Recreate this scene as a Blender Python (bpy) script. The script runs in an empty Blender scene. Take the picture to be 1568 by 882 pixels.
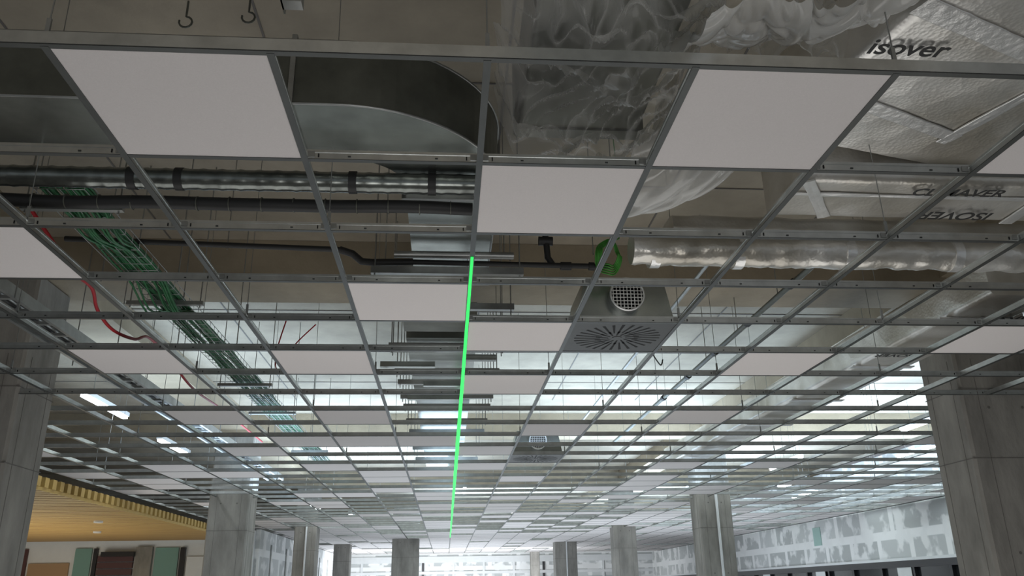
import bpy, bmesh, math, random
from mathutils import Vector, Matrix, noise
random.seed(7)
C = bpy.context.scene.collection

# ------------------------------------------------------------------ materials
def newmat(name):
    m = bpy.data.materials.new(name); m.use_nodes = True
    nt = m.node_tree; b = nt.nodes['Principled BSDF']
    return m, nt, b
def pmat(name, col, rough=.6, metal=0., nscale=0, namt=.15, bump=0., bscale=40., col2=None, stretch=(1,1,1), emis=None, estr=0.):
    m, nt, b = newmat(name)
    b.inputs['Roughness'].default_value = rough
    b.inputs['Metallic'].default_value = metal
    b.inputs['Base Color'].default_value = (*col, 1)
    tc = nt.nodes.new('ShaderNodeTexCoord'); mp = nt.nodes.new('ShaderNodeMapping')
    mp.inputs['Scale'].default_value = stretch
    nt.links.new(tc.outputs['Object'], mp.inputs['Vector'])
    if nscale:
        n = nt.nodes.new('ShaderNodeTexNoise'); n.inputs['Scale'].default_value = nscale
        n.inputs['Detail'].default_value = 6; n.inputs['Roughness'].default_value = .6
        nt.links.new(mp.outputs[0], n.inputs['Vector'])
        r = nt.nodes.new('ShaderNodeValToRGB')
        r.color_ramp.elements[0].position = .32; r.color_ramp.elements[1].position = .68
        c2 = col2 or tuple(c*(1-namt) for c in col)
        r.color_ramp.elements[0].color = (*c2, 1); r.color_ramp.elements[1].color = (*col, 1)
        nt.links.new(n.outputs['Fac'], r.inputs['Fac']); nt.links.new(r.outputs[0], b.inputs['Base Color'])
    if bump:
        n2 = nt.nodes.new('ShaderNodeTexNoise'); n2.inputs['Scale'].default_value = bscale
        n2.inputs['Detail'].default_value = 4
        nt.links.new(mp.outputs[0], n2.inputs['Vector'])
        bp = nt.nodes.new('ShaderNodeBump'); bp.inputs['Strength'].default_value = bump
        bp.inputs['Distance'].default_value = .02
        nt.links.new(n2.outputs['Fac'], bp.inputs['Height']); nt.links.new(bp.outputs[0], b.inputs['Normal'])
    if emis:
        b.inputs['Emission Color'].default_value = (*emis, 1); b.inputs['Emission Strength'].default_value = estr
    return m

M_tile = pmat('mineral_tile', (.74,.70,.69), .95, 0, 220, .06, .08, 400)
M_tee = pmat('galvanised_tee', (.68,.70,.69), .28, .85, 9, .25)
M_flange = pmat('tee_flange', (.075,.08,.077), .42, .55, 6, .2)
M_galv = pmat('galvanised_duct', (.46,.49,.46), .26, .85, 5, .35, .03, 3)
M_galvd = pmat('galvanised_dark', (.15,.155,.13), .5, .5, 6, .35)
M_spiral = pmat('spiral_galvanised', (.30,.32,.30), .25, .85, 14, .5)
M_slab = pmat('slab_concrete', (.44,.39,.31), .9, 0, 1.3, .35, .15, 30)
M_beam = pmat('beam_concrete', (.38,.32,.23), .9, 0, 1.6, .3, .15, 30)
M_conc = pmat('column_concrete', (.36,.345,.315), .85, 0, 3.5, .45, .3, 25, stretch=(1,1,.35))
M_concd = pmat('column_joint', (.16,.15,.14), .9)
M_floor = pmat('floor_screed', (.36,.355,.34), .8, 0, 2, .25, .1, 20)
M_black = pmat('black_rubber', (.018,.018,.018), .55, 0)
M_steel = pmat('zinc_steel', (.42,.43,.42), .4, .8, 8, .25)
M_green = pmat('green_cable', (.02,.15,.05), .5, 0, 20, .5)
M_greenb = pmat('green_earth_cable', (.05,.27,.03), .45)
M_red = pmat('red_cable', (.38,.012,.02), .5)
M_white = pmat('white_paint', (.76,.78,.79), .6, 0, 4, .06)
M_laser = pmat('laser_green', (0,.4,.05), .5, emis=(.01,1,.10), estr=1.25)
M_lamp = pmat('lamp_diffuser', (1,1,1), .5, emis=(.88,.94,1), estr=14)
M_ink = pmat('printed_ink', (.02,.02,.02), .6)
M_diff = pmat('diffuser_grey', (.06,.06,.057), .5, .3)
M_hole = pmat('slot_dark', (.005,.005,.005), .8)
M_dark = pmat('dark_frame', (.025,.025,.028), .3, .2)
M_teal = pmat('green_glass', (.20,.36,.32), .2)
M_tealp = pmat('moisture_board', (.36,.52,.48), .8)
M_maroon = pmat('maroon_shutter', (.09,.035,.035), .5)
M_orange = pmat('warm_panel', (.42,.27,.15), .6)

def foil():
    m, nt, b = newmat('foil_insulation')
    b.inputs['Metallic'].default_value = .65; b.inputs['Roughness'].default_value = .32
    tc = nt.nodes.new('ShaderNodeTexCoord')
    n = nt.nodes.new('ShaderNodeTexNoise'); n.inputs['Scale'].default_value = 1.6; n.inputs['Detail'].default_value = 4
    r = nt.nodes.new('ShaderNodeValToRGB')
    r.color_ramp.elements[0].color = (.48,.45,.39,1); r.color_ramp.elements[1].color = (.84,.83,.80,1)
    r.color_ramp.elements[0].position = .38; r.color_ramp.elements[1].position = .62
    nt.links.new(tc.outputs['Object'], n.inputs['Vector']); nt.links.new(n.outputs['Fac'], r.inputs['Fac'])
    nt.links.new(r.outputs[0], b.inputs['Base Color'])
    v = nt.nodes.new('ShaderNodeTexVoronoi'); v.inputs['Scale'].default_value = 60
    n3 = nt.nodes.new('ShaderNodeTexVoronoi'); n3.inputs['Scale'].default_value = 5; n3.feature='F1'
    mx = nt.nodes.new('ShaderNodeMath'); mx.operation = 'ADD'
    ml = nt.nodes.new('ShaderNodeMath'); ml.operation = 'MULTIPLY'; ml.inputs[1].default_value = .10
    nt.links.new(tc.outputs['Object'], v.inputs['Vector']); nt.links.new(tc.outputs['Object'], n3.inputs['Vector'])
    nt.links.new(v.outputs['Distance'], ml.inputs[0]); nt.links.new(ml.outputs[0], mx.inputs[0]); nt.links.new(n3.outputs['Distance'], mx.inputs[1])
    bp = nt.nodes.new('ShaderNodeBump'); bp.inputs['Strength'].default_value = .45; bp.inputs['Distance'].default_value = .02
    nt.links.new(mx.outputs[0], bp.inputs['Height']); nt.links.new(bp.outputs[0], b.inputs['Normal'])
    return m
M_foil = foil()
M_tape = pmat('foil_tape', (.9,.9,.89), .28, .7, 12, .1, .2, 30)

def plastic(name, lo, hi, streak):
    m, nt, b = newmat(name)
    b.inputs['Base Color'].default_value = (.76,.76,.74,1); b.inputs['Roughness'].default_value = .13
    b.inputs['Specular IOR Level'].default_value = .9
    tr = nt.nodes.new('ShaderNodeBsdfTransparent'); tr.inputs[0].default_value = (.88,.88,.86,1)
    lw = nt.nodes.new('ShaderNodeLayerWeight'); lw.inputs[0].default_value = .35
    mr = nt.nodes.new('ShaderNodeMapRange'); mr.inputs[3].default_value = lo; mr.inputs[4].default_value = hi
    tc = nt.nodes.new('ShaderNodeTexCoord'); mp = nt.nodes.new('ShaderNodeMapping'); mp.inputs['Scale'].default_value=(3,1.2,1.5); mp.inputs['Rotation'].default_value=(0,0,.35)
    n = nt.nodes.new('ShaderNodeTexNoise'); n.noise_type='RIDGED_MULTIFRACTAL'; n.inputs['Scale'].default_value=2.2; n.inputs['Detail'].default_value=3; n.inputs['Distortion'].default_value=.5
    nt.links.new(tc.outputs['Object'],mp.inputs[0]); nt.links.new(mp.outputs[0],n.inputs['Vector'])
    r2 = nt.nodes.new('ShaderNodeMapRange'); r2.inputs[1].default_value=.55; r2.inputs[2].default_value=1.1; r2.inputs[4].default_value=streak  # ridged streaks put whitish crease highlights into the sheet's opacity
    nt.links.new(n.outputs['Fac'], r2.inputs[0])
    ad = nt.nodes.new('ShaderNodeMath'); ad.operation='ADD'; ad.use_clamp=True
    mix = nt.nodes.new('ShaderNodeMixShader'); out = nt.nodes['Material Output']
    nt.links.new(lw.outputs['Facing'], mr.inputs[0]); nt.links.new(mr.outputs[0], ad.inputs[0]); nt.links.new(r2.outputs[0], ad.inputs[1]); nt.links.new(ad.outputs[0], mix.inputs[0])
    nt.links.new(tr.outputs[0], mix.inputs[1]); nt.links.new(b.outputs[0], mix.inputs[2])
    nt.links.new(mix.outputs[0], out.inputs[0])
    return m
M_poly = plastic('polythene_thin',.07,.75,.5)
M_poly2 = plastic('polythene_thick',.45,.95,.5)

def plasterboard():
    m, nt, b = newmat('taped_plasterboard')
    b.inputs['Roughness'].default_value = .85
    tc = nt.nodes.new('ShaderNodeTexCoord')
    sp = nt.nodes.new('ShaderNodeSeparateXYZ'); nt.links.new(tc.outputs['Object'], sp.inputs[0])
    ad = nt.nodes.new('ShaderNodeMath'); ad.operation='ADD'
    nt.links.new(sp.outputs['X'], ad.inputs[0]); nt.links.new(sp.outputs['Y'], ad.inputs[1])
    cb = nt.nodes.new('ShaderNodeCombineXYZ'); nt.links.new(ad.outputs[0], cb.inputs[0]); nt.links.new(sp.outputs['Z'], cb.inputs[1])
    n = nt.nodes.new('ShaderNodeTexNoise'); n.inputs['Scale'].default_value = 2.2; n.inputs['Detail'].default_value = 3
    nt.links.new(cb.outputs[0], n.inputs['Vector'])
    br = nt.nodes.new('ShaderNodeTexBrick'); br.inputs['Scale'].default_value = 1; br.inputs['Brick Width'].default_value=1.2; br.inputs['Row Height'].default_value=.62
    br.inputs['Mortar Size'].default_value=.09; br.inputs['Mortar Smooth'].default_value=.2; br.offset=.5
    br.inputs['Color1'].default_value=(.46,.48,.48,1); br.inputs['Color2'].default_value=(.62,.64,.64,1); br.inputs['Mortar'].default_value=(.86,.87,.87,1)
    nt.links.new(cb.outputs[0], br.inputs['Vector'])
    r = nt.nodes.new('ShaderNodeValToRGB')
    r.color_ramp.elements[0].color = (0,0,0,1); r.color_ramp.elements[1].color = (1,1,1,1)
    r.color_ramp.elements[0].position = .5; r.color_ramp.elements[1].position = .58
    nt.links.new(n.outputs['Fac'], r.inputs['Fac'])
    mx = nt.nodes.new('ShaderNodeMixRGB'); mx.inputs[2].default_value=(.82,.83,.83,1)
    nt.links.new(r.outputs[0], mx.inputs[0]); nt.links.new(br.outputs['Color'], mx.inputs[1]); nt.links.new(mx.outputs[0], b.inputs['Base Color'])
    return m
M_pb = plasterboard()

def wood():
    m, nt, b = newmat('timber_planks')
    b.inputs['Roughness'].default_value = .55
    tc = nt.nodes.new('ShaderNodeTexCoord'); mp = nt.nodes.new('ShaderNodeMapping')
    mp.inputs['Scale'].default_value = (.6, 9, 1)
    n = nt.nodes.new('ShaderNodeTexNoise'); n.inputs['Scale'].default_value = 2; n.inputs['Detail'].default_value = 5
    r = nt.nodes.new('ShaderNodeValToRGB')
    r.color_ramp.elements[0].color = (.42,.26,.07,1); r.color_ramp.elements[1].color = (.60,.42,.14,1)
    nt.links.new(tc.outputs['Object'], mp.inputs[0]); nt.links.new(mp.outputs[0], n.inputs['Vector'])
    nt.links.new(n.outputs['Fac'], r.inputs['Fac']); nt.links.new(r.outputs[0], b.inputs['Base Color'])
    return m
M_wood = wood()

# ------------------------------------------------------------------ mesh builder
class MB:
    def __init__(s): s.v=[]; s.f=[]; s.m=[]; s.sm=[]; s.mats=[]
    def mi(s, mat):
        if mat not in s.mats: s.mats.append(mat)
        return s.mats.index(mat)
    def add(s, vs, fs, mat, smooth=False):
        o=len(s.v); k=s.mi(mat); s.v += [tuple(p) for p in vs]
        for f in fs: s.f.append([i+o for i in f]); s.m.append(k); s.sm.append(smooth)
    def box(s, x0,x1,y0,y1,z0,z1, mat):
        v=[(x0,y0,z0),(x1,y0,z0),(x1,y1,z0),(x0,y1,z0),(x0,y0,z1),(x1,y0,z1),(x1,y1,z1),(x0,y1,z1)]
        s.add(v,[(0,3,2,1),(4,5,6,7),(0,1,5,4),(1,2,6,5),(2,3,7,6),(3,0,4,7)],mat)
    def prism(s, poly, z0, z1, mat, matside=None):
        n=len(poly); v=[(x,y,z0) for x,y in poly]+[(x,y,z1) for x,y in poly]
        s.add(v,[tuple(reversed(range(n))),tuple(range(n,2*n))],mat)
        s.add(v,[(i,(i+1)%n,n+(i+1)%n,n+i) for i in range(n)],matside or mat)
    def tube(s, pts, r, mat, seg=8, caps=True, closed=False):
        pts=[Vector(p) for p in pts]; n=len(pts); vs=[]; up=None
        for i,p in enumerate(pts):
            t=(pts[min(i+1,n-1)]-pts[max(i-1,0)])
            if t.length<1e-9: t=Vector((0,0,1))
            t.normalize()
            if up is None:
                a=Vector((0,0,1)) if abs(t.z)<.9 else Vector((1,0,0))
            else: a=up
            side=t.cross(a)
            if side.length<1e-6: side=t.cross(Vector((1,0,0)))
            side.normalize(); up=side.cross(t).normalized()
            rr=r[i] if isinstance(r,(list,tuple)) else r
            for k in range(seg):
                an=2*math.pi*k/seg; vs.append(p+side*math.cos(an)*rr+up*math.sin(an)*rr)
        fs=[]
        for i in range(n-1):
            for k in range(seg):
                k2=(k+1)%seg; fs.append((i*seg+k,(i+1)*seg+k,(i+1)*seg+k2,i*seg+k2))
        s.add(vs,fs,mat,True)
        if caps:
            s.add(vs[:seg],[tuple(range(seg))],mat); s.add(vs[-seg:],[tuple(reversed(range(seg)))],mat)
    def sweep(s, p0, p1, prof, mat, amp=.01, step=.05, fr=6., seed=0, smooth=True):
        p0=Vector(p0); p1=Vector(p1); L=(p1-p0).length; n=max(2,int(L/step)); t=(p1-p0).normalized()
        side=t.cross(Vector((0,0,1))).normalized(); up=side.cross(t); vs=[]; K=len(prof)
        for i in range(n+1):
            c=p0.lerp(p1,i/n)
            for (u,w) in prof:
                q=c+side*u+up*w
                d=noise.noise(q*fr+Vector((seed,0,0)))*amp+noise.noise(q*fr*2.7+Vector((0,seed,3)))*amp*.5
                nrm=(side*u+up*w).normalized(); vs.append(q+nrm*d)
        fs=[]
        for i in range(n):
            for k in range(K):
                k2=(k+1)%K; fs.append((i*K+k,(i+1)*K+k,(i+1)*K+k2,i*K+k2))
        s.add(vs,fs,mat,smooth); s.add(vs[:K],[tuple(range(K))],mat); s.add(vs[-K:],[tuple(reversed(range(K)))],mat)
    def obj(s, name, parent=None):
        me=bpy.data.meshes.new(name); me.from_pydata(s.v,[],s.f)
        for m in s.mats: me.materials.append(m)
        me.polygons.foreach_set('material_index', s.m); me.polygons.foreach_set('use_smooth', s.sm)
        me.update(); bm=bmesh.new(); bm.from_mesh(me); bmesh.ops.recalc_face_normals(bm,faces=bm.faces); bm.to_mesh(me); bm.free()
        o=bpy.data.objects.new(name, me); C.objects.link(o)
        if parent: o.parent=parent
        return o

def rrect(w,h,r,k=6,m=10):
    pts=[]
    cs=[(w/2-r,h/2-r,0),(-w/2+r,h/2-r,90),(-w/2+r,-h/2+r,180),(w/2-r,-h/2+r,270)]
    corner=[]
    for cx,cy,a in cs:
        corner.append([(cx+r*math.cos(math.radians(a+90*i/k)),cy+r*math.sin(math.radians(a+90*i/k))) for i in range(k+1)])
    for i in range(4):
        pts+=corner[i]; a=corner[i][-1]; b=corner[(i+1)%4][0]
        for j in range(1,m): pts.append((a[0]+(b[0]-a[0])*j/m,a[1]+(b[1]-a[1])*j/m))
    return pts

ZC=3.0; SL=4.25; ST=SL-.002
def GX(i): return .10+.6*i
def GY(j): return 1.95+.6*j
IMIN,IMAX=-8,14; JMAX=54

# ------------------------------------------------------------------ shell
b=MB(); b.box(-14,9.2,-6,36.2,-.2,0,M_floor); b.obj('floor')
b=MB(); b.box(-14,9.2,-6,36.2,SL,SL+.3,M_slab); b.obj('ceiling')
b=MB()
for y in (6.45,13.3,20.1,26.9,33.6):
    b.box(-14,9.2,y-.3,y+.3,SL-.32,ST,M_beam)
for x in (-3.4,4.4):
    b.box(x-.3,x+.3,-6,35.9,SL-.25,ST,M_beam)
for y in (2.1,3.9,5.1,7.9,9.4,10.9): b.box(-14,9.2,y-.006,y+.006,SL-.006,ST,M_concd)
for x in (-2.2,-.95,.3,1.55,2.8): b.box(x-.006,x+.006,-6,12,SL-.005,ST,M_concd)
b.obj('concrete_beams')

# right bulkhead wall + shopfront beneath
b=MB(); b.box(8.62,8.8,1,35.8,2.02,SL-.25,M_pb)
b.box(8.58,8.62,1,35.8,2.0,2.05,M_white)
b.box(8.605,8.62,19.2,19.6,2.45,2.85,M_tealp)
b.obj('wall_right')
b=MB(); b.box(8.66,8.7,1,35.8,0,2.0,pmat('dark_glass',(.02,.022,.025),.12))
y=1.
while y<35.6:
    b.box(8.60,8.68,y,y+.07,0,2.0,M_dark); y+=1.2
b.box(8.58,8.68,1,35.8,1.88,2.0,M_dark)
for y in (15.5,19.2,22.6): b.box(8.59,8.6,y,y+.5,1.5,1.9,M_white)
b.obj('window_1')
# back wall
b=MB(); b.box(-14,9.2,36,36.2,0,SL,M_pb)
for k in range(12):
    x=-6+k*1.25; b.box(x,x+.09,35.93,36.0,0,2.7,M_dark if k%4==0 else M_white)
b.box(-6,9,35.92,36,2.25,2.36,M_white); b.box(-6,9,35.94,36,2.7,2.95,M_white)
for k in range(5): b.box(-4.5+k*2.6,-3.2+k*2.6,35.95,35.99,.9,2.1,pmat('pane_%d'%k,(.42,.47,.48),.3))
b.obj('wall_back')
# left partition (lit shopfront beyond the timber soffit)
b=MB(); b.box(-14,-4.3,19.6,19.75,0,2.95,M_white)
def pan(x0,x1,z0,z1,mat,d=.05): b.box(x0,x1,19.6-d,19.6,z0,z1,mat)
pan(-9.4,-9.1,0,2.6,M_maroon); pan(-9.05,-8.2,0,2.3,M_orange,.04); pan(-8.95,-8.3,1.55,1.9,M_white,.06)
pan(-8.1,-7.75,0,2.6,M_teal); pan(-7.7,-7.62,0,2.6,M_dark,.08)
for k in range(9): pan(-7.6,-6.85,1.2+k*.14,1.32+k*.14,M_maroon,.07)
pan(-7.5,-6.8,2.42,2.52,M_dark,.2)
pan(-6.8,-6.45,0,2.62,M_conc,.1); pan(-6.4,-5.9,0,2.6,M_teal,.05); pan(-5.85,-5.75,0,2.6,M_dark,.09); pan(-5.7,-5.2,0,2.4,M_white,.07)
pan(-5.1,-5.0,0,2.6,M_steel,.09); pan(-4.9,-4.35,1.9,2.5,M_orange,.05)
b.obj('wall_left')
b=MB(); b.box(-4.3,-4.2,19.76,36,0,2.98,M_pb)
for y in range(21,36,2): b.box(-4.2,-4.17,y,y+.07,0,2.7,M_steel)
b.obj('wall_side')

# timber soffit
b=MB(); b.box(-13.5,-4.62,9.4,19.5,2.75,2.79,M_wood)
y=9.4
while y<19.4:
    b.box(-4.66,-4.60,y,y+.10,2.79,2.90,M_wood); y+=.2
b.box(-4.68,-4.65,9.4,19.5,2.79,2.88,M_galvd)
y=9.4
while y<19.4:
    b.box(-13.5,-4.62,y,y+.012,2.745,2.75,M_orange); y+=.2
for p in ((-5.6,14.2),(-6.5,16.5),(-7.5,13.5)): b.tube([(p[0],p[1],2.72),(p[0],p[1],2.76)],.07,M_white,12)
b.obj('timber_soffit')

# ------------------------------------------------------------------ columns
def column(cx,cy,w,d,pipe=False):
    b=MB(); c=.02
    poly=[(cx-w/2+c,cy-d/2),(cx+w/2-c,cy-d/2),(cx+w/2,cy-d/2+c),(cx+w/2,cy+d/2-c),(cx+w/2-c,cy+d/2),(cx-w/2+c,cy+d/2),(cx-w/2,cy+d/2-c),(cx-w/2,cy-d/2+c)]
    b.prism(poly,0,SL-.33,M_conc)
    for z in (1.25,2.5,3.05):
        b.box(cx-w/2-.002,cx+w/2+.002,cy-d/2-.002,cy+d/2+.002,z,z+.006,M_concd)
    for s in (-1,1):
        b.box(cx+s*w*.3-.002,cx+s*w*.3+.002,cy-d/2-.002,cy+d/2+.002,0,3.3,M_concd)
        b.box(cx-w/2-.002,cx+w/2+.002,cy+s*d*.3-.002,cy+s*d*.3+.002,0,3.3,M_concd)
    if pipe:
        b.tube([(cx+.02,cy-d/2-.03,0),(cx+.02,cy-d/2-.03,3.2)],.022,M_white,10)
    for z in (1.8,2.9):
        for s in (-.2,.2): b.tube([(cx+s*w,cy-d/2-.002,z),(cx+s*w,cy-d/2+.01,z)],.012,M_concd,8)
    b.obj('concrete_column')
column(-3.42,6.4,.6,.55); column(4.42,6.4,.7,.5)
column(-3.3,13.4,.6,.55); column(4.4,13.9,.55,.5,True)
column(-3.2,20.0,.5,.5,True); column(4.3,20.7,.55,.5)
column(-1.15,24.6,.75,.5); column(3.75,27.2,.7,.5,True); column(3.5,34.2,.35,.4); column(-3.2,27,.5,.5)

# ------------------------------------------------------------------ suspended grid
b=MB()
def teeX(y,x0,x1):
    b.box(x0,x1,y-.010,y+.010,ZC,ZC+.002,M_flange)
    b.box(x0,x1,y-.0015,y+.0015,ZC+.002,ZC+.038,M_tee)
    b.box(x0,x1,y-.004,y+.004,ZC+.030,ZC+.040,M_tee)
def teeY(x,y0,y1):
    b.box(x-.011,x+.011,y0,y1,ZC-.001,ZC+.0015,M_flange)
    b.box(x-.0015,x+.0015,y0,y1,ZC+.002,ZC+.034,M_tee)
    b.box(x-.004,x+.004,y0,y1,ZC+.028,ZC+.036,M_tee)
for j in range(0,JMAX+1):
    y=GY(j); teeX(y,GX(IMIN),GX(IMAX))
    if j<8:
        for i in range(IMIN,IMAX+1):
            x=GX(i)
            for s in (-1,1):   # cross tee end clips and slots
                b.box(x+s*.02-.012,x+s*.02+.012,y-.006,y-.002,ZC+.012,ZC+.034,M_steel)
                b.box(x+s*.15-.005,x+s*.15+.005,y-.0045,y-.0015,ZC+.013,ZC+.018,M_flange)
                b.box(x+s*.045-.002,x+s*.045+.002,y-.005,y-.0015,ZC+.012,ZC+.025,M_hole)
for i in range(IMIN,IMAX+1): teeY(GX(i),GY(0),GY(JMAX))
b.box(GX(IMIN),GX(IMAX),GY(0)-.010,GY(0)-.002,ZC+.004,ZC+.042,M_tee)
b.box(8.5,8.6,1.95,34.35,ZC,ZC+.004,M_flange)
b.obj('suspended_ceiling_grid')

# hangers
b=MB()
for i in range(IMIN,IMAX+1):
    for j in range(0,22,2):
        if (i+j//2)%2: continue
        x=GX(i); y=GY(j)
        b.tube([(x,y,ZC+.03),(x+random.uniform(-.015,.015),y+random.uniform(-.02,.02),ST)],.0022,M_steel,5,False)
        b.box(x-.006,x+.006,y-.004,y+.004,ZC+.03,ZC+.09,M_steel)
for p in ((-1.25,3.3),(-.95,3.25)):
    b.tube([(p[0],p[1],ST),(p[0],p[1],SL-.06)]+[(p[0]+.03*math.sin(a*.5),p[1],SL-.12+.03*math.cos(a*.5)) for a in range(0,11)],.005,M_galvd,6)
b.obj('hanger_wire_set')
b=MB(); b.box(-.50,-.44,2.0,2.04,3.22,3.9,M_steel); b.box(-.50,-.495,2.0,2.06,3.22,3.9,M_galv); b.obj('hanging_steel_profile')

def tile_into(b,i,j):
    x=GX(i)+.004; y=GY(j)+.004; b.box(x,x+.592,y,y+.592,ZC+.0022,ZC+.017,M_tile)
near=[(-2,0),(1,0),(0,1),(-4,2),(-1,3),(0,4),(-4,5),(-2,5),(0,6),(3,5),(5,4),(3,0),(-2,8),(-4,8),(3,8),(1,9),(-1,10),(0,11)]
for (i,j) in near:
    b=MB(); tile_into(b,i,j); b.obj('ceiling_tile')
b=MB(); rr=random.Random(3)
for j in range(10,JMAX):
    for i in range(IMIN,IMAX):
        if (i,j) in near or (i,j)==(1,12): continue
        cx=GX(i)+.3; cy=GY(j)+.3
        if abs(cx+3.3)<.7 and abs(cy-13.4)<.7: continue
        if abs(cx-4.4)<.6 and abs(cy-13.9)<.6: continue
        d=.16 if j<14 else (.3 if j<24 else (.55 if j<34 else .9))
        if rr.random()<d: tile_into(b,i,j)
b.obj('ceiling_tile_field')

# laser line
b=MB(); pts=[3.4,4.2,5.5,7,8.5,11,15,19,24]; w=[.006,.008,.011,.015,.018,.019,.018,.016,.012]
for k in range(len(pts)-1):
    y0,y1=pts[k],pts[k+1]; a,c=w[k],w[k+1]; z=ZC-.004
    v=[(.1-a,y0,z),(.1+a,y0,z),(.1+c,y1,z),(.1-c,y1,z),(.1-a,y0,z+.002),(.1+a,y0,z+.002),(.1+c,y1,z+.002),(.1-c,y1,z+.002)]
    b.add(v,[(0,3,2,1),(4,5,6,7),(0,1,5,4),(1,2,6,5),(2,3,7,6),(3,0,4,7)],M_laser)
b.obj('laser_level_line')

# ------------------------------------------------------------------ galvanised elbow duct
b=MB(); z0,z1=3.37,3.66; cx,cy=-.45,3.45; Ro,Ri=.67,.24
outer=[(cx+Ro*math.sin(math.radians(a)),cy-Ro*math.cos(math.radians(a))) for a in range(0,91,5)]
inner=[(cx+Ri*math.sin(math.radians(a)),cy-Ri*math.cos(math.radians(a))) for a in range(90,-1,-5)]
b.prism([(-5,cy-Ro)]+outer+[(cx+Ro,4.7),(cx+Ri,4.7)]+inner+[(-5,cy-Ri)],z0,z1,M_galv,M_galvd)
for zz in (z0,z1):
    b.tube([(-5,cy-Ro-.004,zz)]+[(x+.004*math.sin(math.radians(5*k)),y-.004,zz) for k,(x,y) in enumerate(outer)]+[(cx+Ro+.004,4.7,zz)],.006,M_steel,6)
for x in (-3.2,-2.0,-.62): b.box(x-.010,x+.010,cy-Ro-.015,cy-Ri+.02,z0-.012,z1+.02,M_steel)
for y in (3.55,4.7): b.box(cx+Ri-.02,cx+Ro+.02,y-.012,y+.012,z0-.02,z1+.02,M_steel)
b.obj('rectangular_air_duct')

b=MB()  # continuing duct with trapeze struts
b.box(-.3,.12,5.0,5.35,3.25,3.5,M_galvd); b.box(-.3,.2,5.6,12,3.28,3.55,M_galv)
for k,y in enumerate([4.15,4.8,5.6,5.75,6.3,6.75,7.2,7.7,8.3,9,10,11]):
    z=3.2+(k%2)*.02; b.box(-.42,.40,y-.02,y+.02,z,z+.04,M_steel)
    b.tube([(-.40,y,z-.03),(-.40,y,ST)],.004,M_steel,6); b.tube([(.38,y,z-.03),(.38,y,ST)],.004,M_steel,6)
for (x0,x1,y) in ((-.5,-.1,5.9),(-.2,.15,6.5),(-.35,.1,7.0),(.12,.34,5.7)): b.box(x0,x1,y,y+.05,3.15,3.19,M_galv)
b.obj('ventilation_duct_on_trapeze')

b=MB(); b.tube([(-5+.02*k,3.32,3.315) for k in range(0,257)],[.046+(.003 if k%4==0 else 0) for k in range(257)],M_spiral,20)
for x in (-3.5,-2.8,-2.1,-1.4,-1.2,-.45,-.1): b.tube([(x,3.32,3.315),(x+.035,3.32,3.315)],.051,M_black,20)
b.obj('spiral_duct')
b=MB(); b.tube([(-5+.1*k,3.39+.004*math.sin(k),3.232+.003*math.sin(k*.7)) for k in range(0,52)],.030,M_black,14)
for k in range(36):
    x=-4.9+.14*k; b.tube([(x,3.39,3.232),(x+.004,3.39,3.232)],.0335,M_galvd,14)
b.obj('insulated_pipe')

# thin sprinkler/drain pipe run
b=MB(); r=.015; z=3.35
b.tube([(-2.05,4.2,z+.05),(-.6,4.2,z+.01)],r,M_black,10)
b.tube([(-.6,4.2,z+.01),(-.53,4.21,z-.01),(-.48,4.22,z-.05),(-.42,4.22,z-.055),(-.2,4.22,z-.05)],.02,M_black,10)
b.tube([(-.2,4.22,z-.05),(.9,4.25,z-.05)],r,M_black,10)
b.tube([(.58,4.25,z-.05),(.55,4.25,z),(.54,4.25,z+.14)],.018,M_black,10); b.tube([(.50,4.25,z+.1),(.58,4.25,z+.1)],.026,M_black,10)
b.tube([(.62,4.25,z-.05),(.68,4.25,z-.05)],.024,M_black,10); b.tube([(.78,4.25,z-.05),(.81,4.25,z-.05)],.024,M_black,10)
for x in (-1.2,.3,.8): b.tube([(x,4.2,z),(x,4.2,ST)],.003,M_steel,5)
b.tube([(-.3,4.16,z-.03),(.35,4.16,z-.03)],.02,M_steel,10)
b.obj('drain_pipe')

# ------------------------------------------------------------------ cable tray with green cables
b=MB(); tx0,tx1=-1.86,-1.64; tz=3.32; ty=3.45
for x in (tx0,tx0+.055,tx0+.11,tx0+.165,tx1): b.tube([(x,ty,tz),(x,12,tz)],.0022,M_steel,5)
for x in (tx0,tx1): b.tube([(x,ty,tz+.05),(x,12,tz+.05)],.0025,M_steel,5)
y=ty
while y<12:
    b.tube([(tx0,y,tz+.05),(tx0,y,tz),(tx1,y,tz),(tx1,y,tz+.05)],.0022,M_steel,5); y+=.1
for y in (3.6,4.5,4.95,5.9,7.1,8.3,9.5,10.7):
    b.box(tx0-.12,tx1+.12,y-.015,y+.015,tz-.035,tz-.01,M_steel)
    for x in (tx0-.1,tx1+.1): b.tube([(x,y,tz-.05),(x,y,ST)],.004,M_steel,6)
rc=random.Random(5)
for k in range(30):
    ph=rc.uniform(0,6); x0=rc.uniform(tx0+.01,tx1-.01); zz=tz+.008+rc.random()*.035; am=rc.uniform(.006,.018)
    pts=[]
    yy=ty
    while yy<12:
        sag=-.11*math.exp(-((yy-4.9)/.22)**2)*(k%3==0)-.06*math.exp(-((yy-3.9)/.2)**2)*(k%4==1)
        xx=min(max(x0+am*math.sin(yy*1.7+ph)+.008*math.sin(yy*5+ph*2),tx0-.01),tx1+.02)
        pts.append((xx,yy,zz+sag+.004*math.sin(yy*9+ph))); yy+=.08
    b.tube(pts,.0065,M_green,6)
b.obj('cable_basket_tray')

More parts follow.
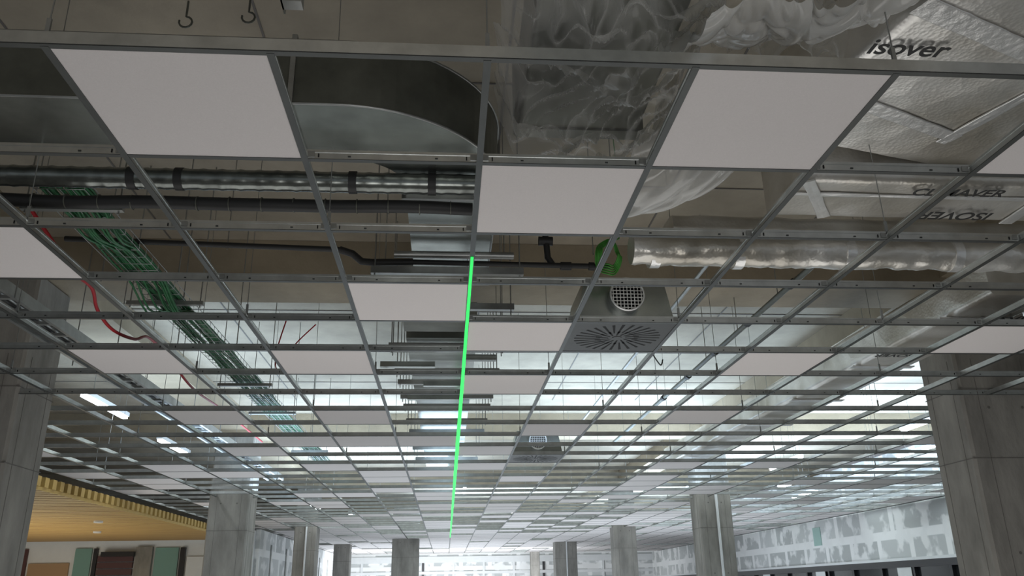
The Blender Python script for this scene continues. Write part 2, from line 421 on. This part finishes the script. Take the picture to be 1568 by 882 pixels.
b=MB()
for k in range(5):
    R=.06+.009*k; c=Vector((.88,4.15,3.33)); pts=[c+Vector((R*.75*math.cos(a*math.pi/12),.01*k+.02*math.sin(a),R*1.1*math.sin(a*math.pi/12))) for a in range(25)]
    b.tube(pts,.0045,M_greenb,6,False)
b.tube([(.87,4.15,3.4),(.95,4.2,3.45),(1.0,4.3,3.6),(1.0,4.4,ST)],.004,M_greenb,6)
b.obj('coiled_cable')

def smooth_path(ctrl,n=12):
    out=[]; P=[Vector(c) for c in ctrl]; P=[P[0]]+P+[P[-1]]
    for i in range(1,len(P)-2):
        for k in range(n):
            t=k/n; a,b_,c,d=P[i-1],P[i],P[i+1],P[i+2]
            out.append(.5*((2*b_)+(-a+c)*t+(2*a-5*b_+4*c-d)*t*t+(-a+3*b_-3*c+d)*t**3))
    out.append(P[-2]); return out
b=MB()
b.tube(smooth_path([(-2.15,3.9,3.5),(-2.03,4.1,3.30),(-1.99,4.25,3.22),(-1.98,4.45,3.21),(-2.03,4.68,3.16),(-2.02,4.9,3.11),(-2.0,5.2,3.14),(-2.06,5.6,3.27),(-2.12,6.2,3.3),(-2.15,7,3.24),(-2.2,8.2,3.3),(-2.2,10,3.3)]),.010,M_red,8)
b.obj('red_fire_cable')
b=MB()
b.tube(smooth_path([(-1.2,5.9,3.5),(-1.24,5.85,3.25),(-1.22,5.8,3.10),(-1.15,5.8,3.08),(-1.12,5.85,3.16),(-1.15,5.95,3.3),(-1.0,6,3.5)]),.005,M_red,6)
b.tube(smooth_path([(1.25,4.9,3.2),(1.3,5.1,3.1),(1.45,5.4,3.04),(1.5,5.5,3.1)]),.005,M_black,6)
b.obj('loose_cable')

# left cable ladder
b=MB()
for x in (-2.72,-2.5): b.box(x-.012,x+.012,3.45,13,3.22,3.29,M_steel)
y=3.45
while y<13: b.box(-2.7,-2.5,y,y+.03,3.235,3.255,M_steel); y+=.25
for k in range(5): b.tube([(-2.68+.035*k+.01*math.sin(q),3.45+.47*q,3.275) for q in range(21)],.012,M_black if k%2 else M_steel,6)
for y in (3.6,4.6,6.1,7.6,9.1): 
    for x in (-2.76,-2.46): b.tube([(x,y,3.2),(x,y,ST)],.004,M_steel,6)
b.obj('cable_ladder')

b=MB(); b.tube([(2.44,4.4,3.62),(2.44,12,3.62)],.022,M_galvd,10)
for y in (5.3,6.2,7.1,8.0,9): b.tube([(2.44,y,3.62),(2.44,y+.07,3.62)],.032,M_black,10); b.tube([(2.44,y+.3,3.62),(2.44,y+.3,ST)],.004,M_steel,5)
b.tube([(1.9,4.6,3.5),(5.5,4.62,3.5)],.012,M_black,8)
b.tube([(1.75,4.4,3.66),(1.75,11,3.66)],.014,M_steel,8)
b.obj('sprinkler_pipe')

# ------------------------------------------------------------------ swirl diffuser + plenum
def diffuser(i,j,plenum=True):
    e=bpy.data.objects.new('ceiling_air_diffuser',None); C.objects.link(e)
    cx,cy=GX(i)+.3,GY(j)+.3; b=MB(); b.box(cx-.295,cx+.295,cy-.295,cy+.295,ZC+.0022,ZC+.012,M_diff)
    for ring,(r0,r1,n) in enumerate(((.05,.13,14),(.10,.255,28))):
        for k in range(n):
            a=2*math.pi*(k+.5*ring)/n; d=Vector((math.cos(a),math.sin(a),0)); s=Vector((-d.y,d.x,0)); c=Vector((cx,cy,ZC+.0015))
            w0,w1=.004,.009
            tw=s*.02
            b.add([c+d*r0-s*w0,c+d*r1-s*w1+tw,c+d*r1+s*w1+tw,c+d*r0+s*w0],[(0,1,2,3)],M_hole)
    b.tube([(cx,cy,ZC),(cx,cy,ZC+.004)],.03,M_diff,16)
    b.obj('swirl_plate',e)
    if plenum:
        b=MB(); zt=ZC+.27; t=.23
        v=[(cx-.28,cy-.28,ZC+.012),(cx+.28,cy-.28,ZC+.012),(cx+.28,cy+.28,ZC+.012),(cx-.28,cy+.28,ZC+.012),(cx-t,cy-.28,zt),(cx+t,cy-.28,zt),(cx+t,cy+.25,zt),(cx-t,cy+.25,zt)]
        b.add(v,[(4,5,6,7),(0,1,5,4),(1,2,6,5),(2,3,7,6),(3,0,4,7)],M_galv)
        c=Vector((cx,cy-.28,ZC+.155)); R=.095
        b.tube([c+Vector((0,0,0)),c+Vector((0,-.07,0))],R,M_steel,32,False)
        b.tube([c+Vector((0,-.02,0)),c+Vector((0,-.021,0))],R-.005,M_hole,32)
        b.tube([c+Vector((0,-.07,0))+Vector((R*math.cos(a*math.pi/16),0,R*math.sin(a*math.pi/16))) for a in range(33)],.006,M_tape,8,False)
        for k in range(-4,5):
            q=k*.02; h=math.sqrt(max(R*R-q*q,0))-.003
            b.box(c.x+q-.0022,c.x+q+.0022,c.y-.072,c.y-.066,c.z-h,c.z+h,M_tape)
            b.box(c.x-h,c.x+h,c.y-.073,c.y-.067,c.z+q-.0022,c.z+q+.0022,M_tape)
        b.obj('plenum_box',e)
diffuser(1,4); diffuser(1,12,True)

# ------------------------------------------------------------------ foil insulated ducts
def text(s,loc,size,rot,parent):
    cu=bpy.data.curves.new('printed_text','FONT'); cu.body=s; cu.size=size; cu.extrude=.0005; cu.offset=.002
    o=bpy.data.objects.new('printed_text',cu); o.location=loc; o.rotation_euler=rot; cu.materials.append(M_ink); C.objects.link(o); o.parent=parent
PI=math.pi
def tape(b,x0,y0,x1,y1,z,w=.07,s=1): b.sweep((x0,y0,z),(x1,y1,z),rrect(w,.008,.003),M_tape,.005,.04,6,s)
b=MB(); b.sweep((2.65,.6,3.64),(1.95,3.22,3.64),rrect(1.15,.34,.04,6,16),M_foil,.006,.045,3,1)
zt=3.463
tape(b,1.60,2.20,2.45,2.56,zt,.09); tape(b,1.72,2.82,2.25,3.06,zt); tape(b,1.48,2.6,1.60,3.1,zt,.05); tape(b,2.5,2.3,2.2,3.1,zt,.06); tape(b,2.0,1.6,2.7,1.9,zt)
o=b.obj('insulated_duct'); text('isover',(1.53,2.46,3.452),.125,(PI,0,.03),o)
b=MB(); b.sweep((1.62,3.5,3.52),(6.5,3.58,3.52),rrect(.42,.30,.04),M_foil,.006,.045,3,4)
zt=3.362
tape(b,1.6,3.43,6.5,3.49,zt,.03); tape(b,1.66,3.3,1.9,3.68,zt,.06)
for x in (2.9,4.1): tape(b,x,3.3,x,3.72,zt)
o=b.obj('insulated_duct'); text('CLIMAVER',(2.2,3.40,3.350),.10,(PI,0,.0),o); text('ISOVER',(2.75,3.58,3.350),.12,(PI,0,PI),o); text('ISOVER',(3.5,3.58,3.350),.12,(PI,0,PI),o)
circ=lambda r,n=24:[(r*math.cos(2*PI*k/n),r*math.sin(2*PI*k/n)) for k in range(n)]
b=MB(); b.sweep((.95,3.93,3.27),(6.5,4.0,3.27),circ(.082),M_foil,.012,.02,12,8)
for x in (1.05,1.5,2.1,2.7,3.4): b.tube([(x,3.95,3.27),(x+.05,3.95,3.27)],.09,M_tape,20)
b.sweep((1.2,4.1,3.45),(6.5,4.2,3.45),rrect(.26,.12,.04),M_foil,.008,.045,6,9)
b.obj('insulated_flexible_duct')
b=MB(); b.sweep((3.42,4.35,3.32),(3.28,11.5,3.32),rrect(.46,.26,.04),M_foil,.007,.05,3,12)
for y in (4.8,6,7.2,8.4,9.6): tape(b,3.12,y,3.62,y,3.186)
o=b.obj('insulated_duct'); text('CLIMAVER',(3.25,4.9,3.176),.12,(PI,0,-.3),o); text('ISOVER',(3.45,5.6,3.176),.10,(PI,0,PI),o)

# ------------------------------------------------------------------ polythene wrapped duct
b=MB(); b.sweep((.55,.8,3.66),(.55,3.05,3.66),rrect(.52,.4,.02),M_galvd,.0,.2)
b.sweep((.55,3.05,3.66),(.55,3.12,3.66),rrect(.56,.42,.02),M_galvd,.0,.1)
o=b.obj('rectangular_air_duct')
def sheet(b,fn,nu,nv,mat=None):
    vs=[fn(u/nu,v/nv) for u in range(nu+1) for v in range(nv+1)]
    fs=[(u*(nv+1)+v,(u+1)*(nv+1)+v,(u+1)*(nv+1)+v+1,u*(nv+1)+v+1) for u in range(nu) for v in range(nv)]
    b.add(vs,fs,mat or M_poly,True)
def ridge(p):
    r=1-abs(noise.noise(p))*2
    return r*r*r
b=MB()
def f1(u,v):
    x=.18+.78*u; y=.9+2.25*v
    z=3.40-.04*math.sin(PI*u)
    z+=.30*max(0,abs(u-.5)-.38)/.12*.9
    q=Vector((x*5+1.4*math.sin(y*2),y*2.2,0))
    z-=.08*ridge(q*1.1)+.045*ridge(q*2.6+Vector((3,1,0)))-.05
    return (x+.03*noise.noise(q*2),y+.03*noise.noise(q*2+Vector((9,0,0))),z)
sheet(b,f1,130,200)
def f2(u,v):   # bulging gathered bag
    zb=3.07+.15*u+.02*math.sin(u*9)
    x=.70+.70*u; y=2.42-.58*v
    z=zb+.34*(1-v)**2
    q=Vector((x*5,v*2+x*2,1))
    z+=.035*ridge(q)+.02*ridge(q*2.3)-.01
    return (x+.03*noise.noise(q),y-.05*ridge(q+Vector((5,5,0))),z)
sheet(b,f2,120,90,M_poly2)
def f4(u,v):
    x=.82+.62*u; y=2.40+.10*noise.noise(Vector((u*5,v*3,7))); z=3.42+.5*v
    q=Vector((x*6,v*2.5,4)); y+=.06*ridge(q)+.03*ridge(q*2.1)
    return (x,y,z)
sheet(b,f4,100,60)
def f3(u,v):
    x=.78+.62*u; y=2.95+.65*v
    z=3.2+.22*u*u+.18*(abs(v-.5)*2)**2
    q=Vector((x*5+y*3,y*2,6)); z+=.07*ridge(q)+.03*ridge(q*2.4)-.04
    return (x-.12*v+.03*noise.noise(q),y,z)
sheet(b,f3,110,90,M_poly2)
b.obj('polythene_sheet')

# ------------------------------------------------------------------ lamps
def batten(x,y,L,z):
    b=MB()
    b.box(x-.04,x+.04,y,y+L,z,z+.05,M_white); b.box(x-.03,x+.03,y+.02,y+L-.02,z-.03,z,M_lamp)
    for k in (.2,.8): b.tube([(x,y+L*k,z+.05),(x,y+L*k,ST)],.003,M_steel,5)
    b.obj('batten_lamp')
for (x,y,z) in ((-4.0,9.2,3.7),(-3.9,11.5,3.6),(6.6,10.2,3.7),(7.6,12.2,3.6),(5.6,12.8,3.5),(4.1,11.6,3.5),(6.8,15.5,3.5),(7.9,17.5,3.5),(5.2,17.5,3.6),(0.4,19,3.8),(-2.9,18.3,3.4),(-2.6,23,3.6),(2,25,3.8)):
    batten(x,y,1.3,z)

def area(name,loc,rot,sx,sy,E,col=(1,1,1)):
    l=bpy.data.lights.new(name,'AREA'); l.shape='RECTANGLE'; l.size=sx; l.size_y=sy; l.energy=E; l.color=col
    o=bpy.data.objects.new(name,l); o.location=loc; o.rotation_euler=rot; C.objects.link(o)
area('added_fill_light',(.5,-1.5,.5),(PI-.25,0,0),3,2,62,(1,.985,.97))  # unseen fill added low in the hall to brighten tiles and walls; no fittings
area('added_fill_light',(-1,4.5,.4),(PI,0,0),4,3,34,(1,.985,.97))
area('added_fill_light',(2.5,5,.4),(PI,0,0),3,3,28,(1,.98,.95))
area('added_fill_light',(0,12,.4),(PI,0,0),8,6,125,(.82,.91,1))
area('added_fill_light',(3,20,.4),(PI,0,0),9,7,250,(.80,.90,1))
area('added_fill_light',(0,29,.4),(PI,0,0),8,7,280,(.80,.90,1))
area('added_fill_light',(-8,14.5,.5),(PI,0,0),4,5,115,(1,.95,.83))
area('added_fill_light',(0,30,1.6),(PI/2,0,0),8,2,380,(.92,.96,1))
for (x,y,e) in ((-2.8,9.4,80),(1.2,10.0,75),(5.8,9.5,130),(-1.5,13,160),(3.0,12.6,150),(6.6,12.8,230),(-1.5,16.8,220),(5.5,16.8,310),(1,23.5,300),(5.5,24,280),(0,30.5,270)):
    area('void_fill_uplight',(x,y,3.12),(PI,0,0),3.0,2.6,e,(.60,.79,1))  # unseen cool fill added above the grid to brighten the slab

w=bpy.data.worlds.new('World'); bpy.context.scene.world=w; w.use_nodes=True
w.node_tree.nodes['Background'].inputs[0].default_value=(.8,.87,.95,1); w.node_tree.nodes['Background'].inputs[1].default_value=.3

# ------------------------------------------------------------------ camera
Y=Vector((-101,-464,-1259)).normalized(); Z=Vector((-21.4,1259,-462.3)).normalized(); X=Y.cross(Z).normalized(); Z=X.cross(Y)
R=Matrix((X,Y,Z))
cam=bpy.data.cameras.new('camera'); cam.sensor_width=36; cam.lens=36*1259/1568; cam.clip_end=200
co=bpy.data.objects.new('camera',cam); C.objects.link(co)
co.matrix_world=Matrix.Translation((0,0,1.6))@R.to_4x4()
bpy.context.scene.camera=co
bpy.context.scene.view_settings.view_transform='Standard'
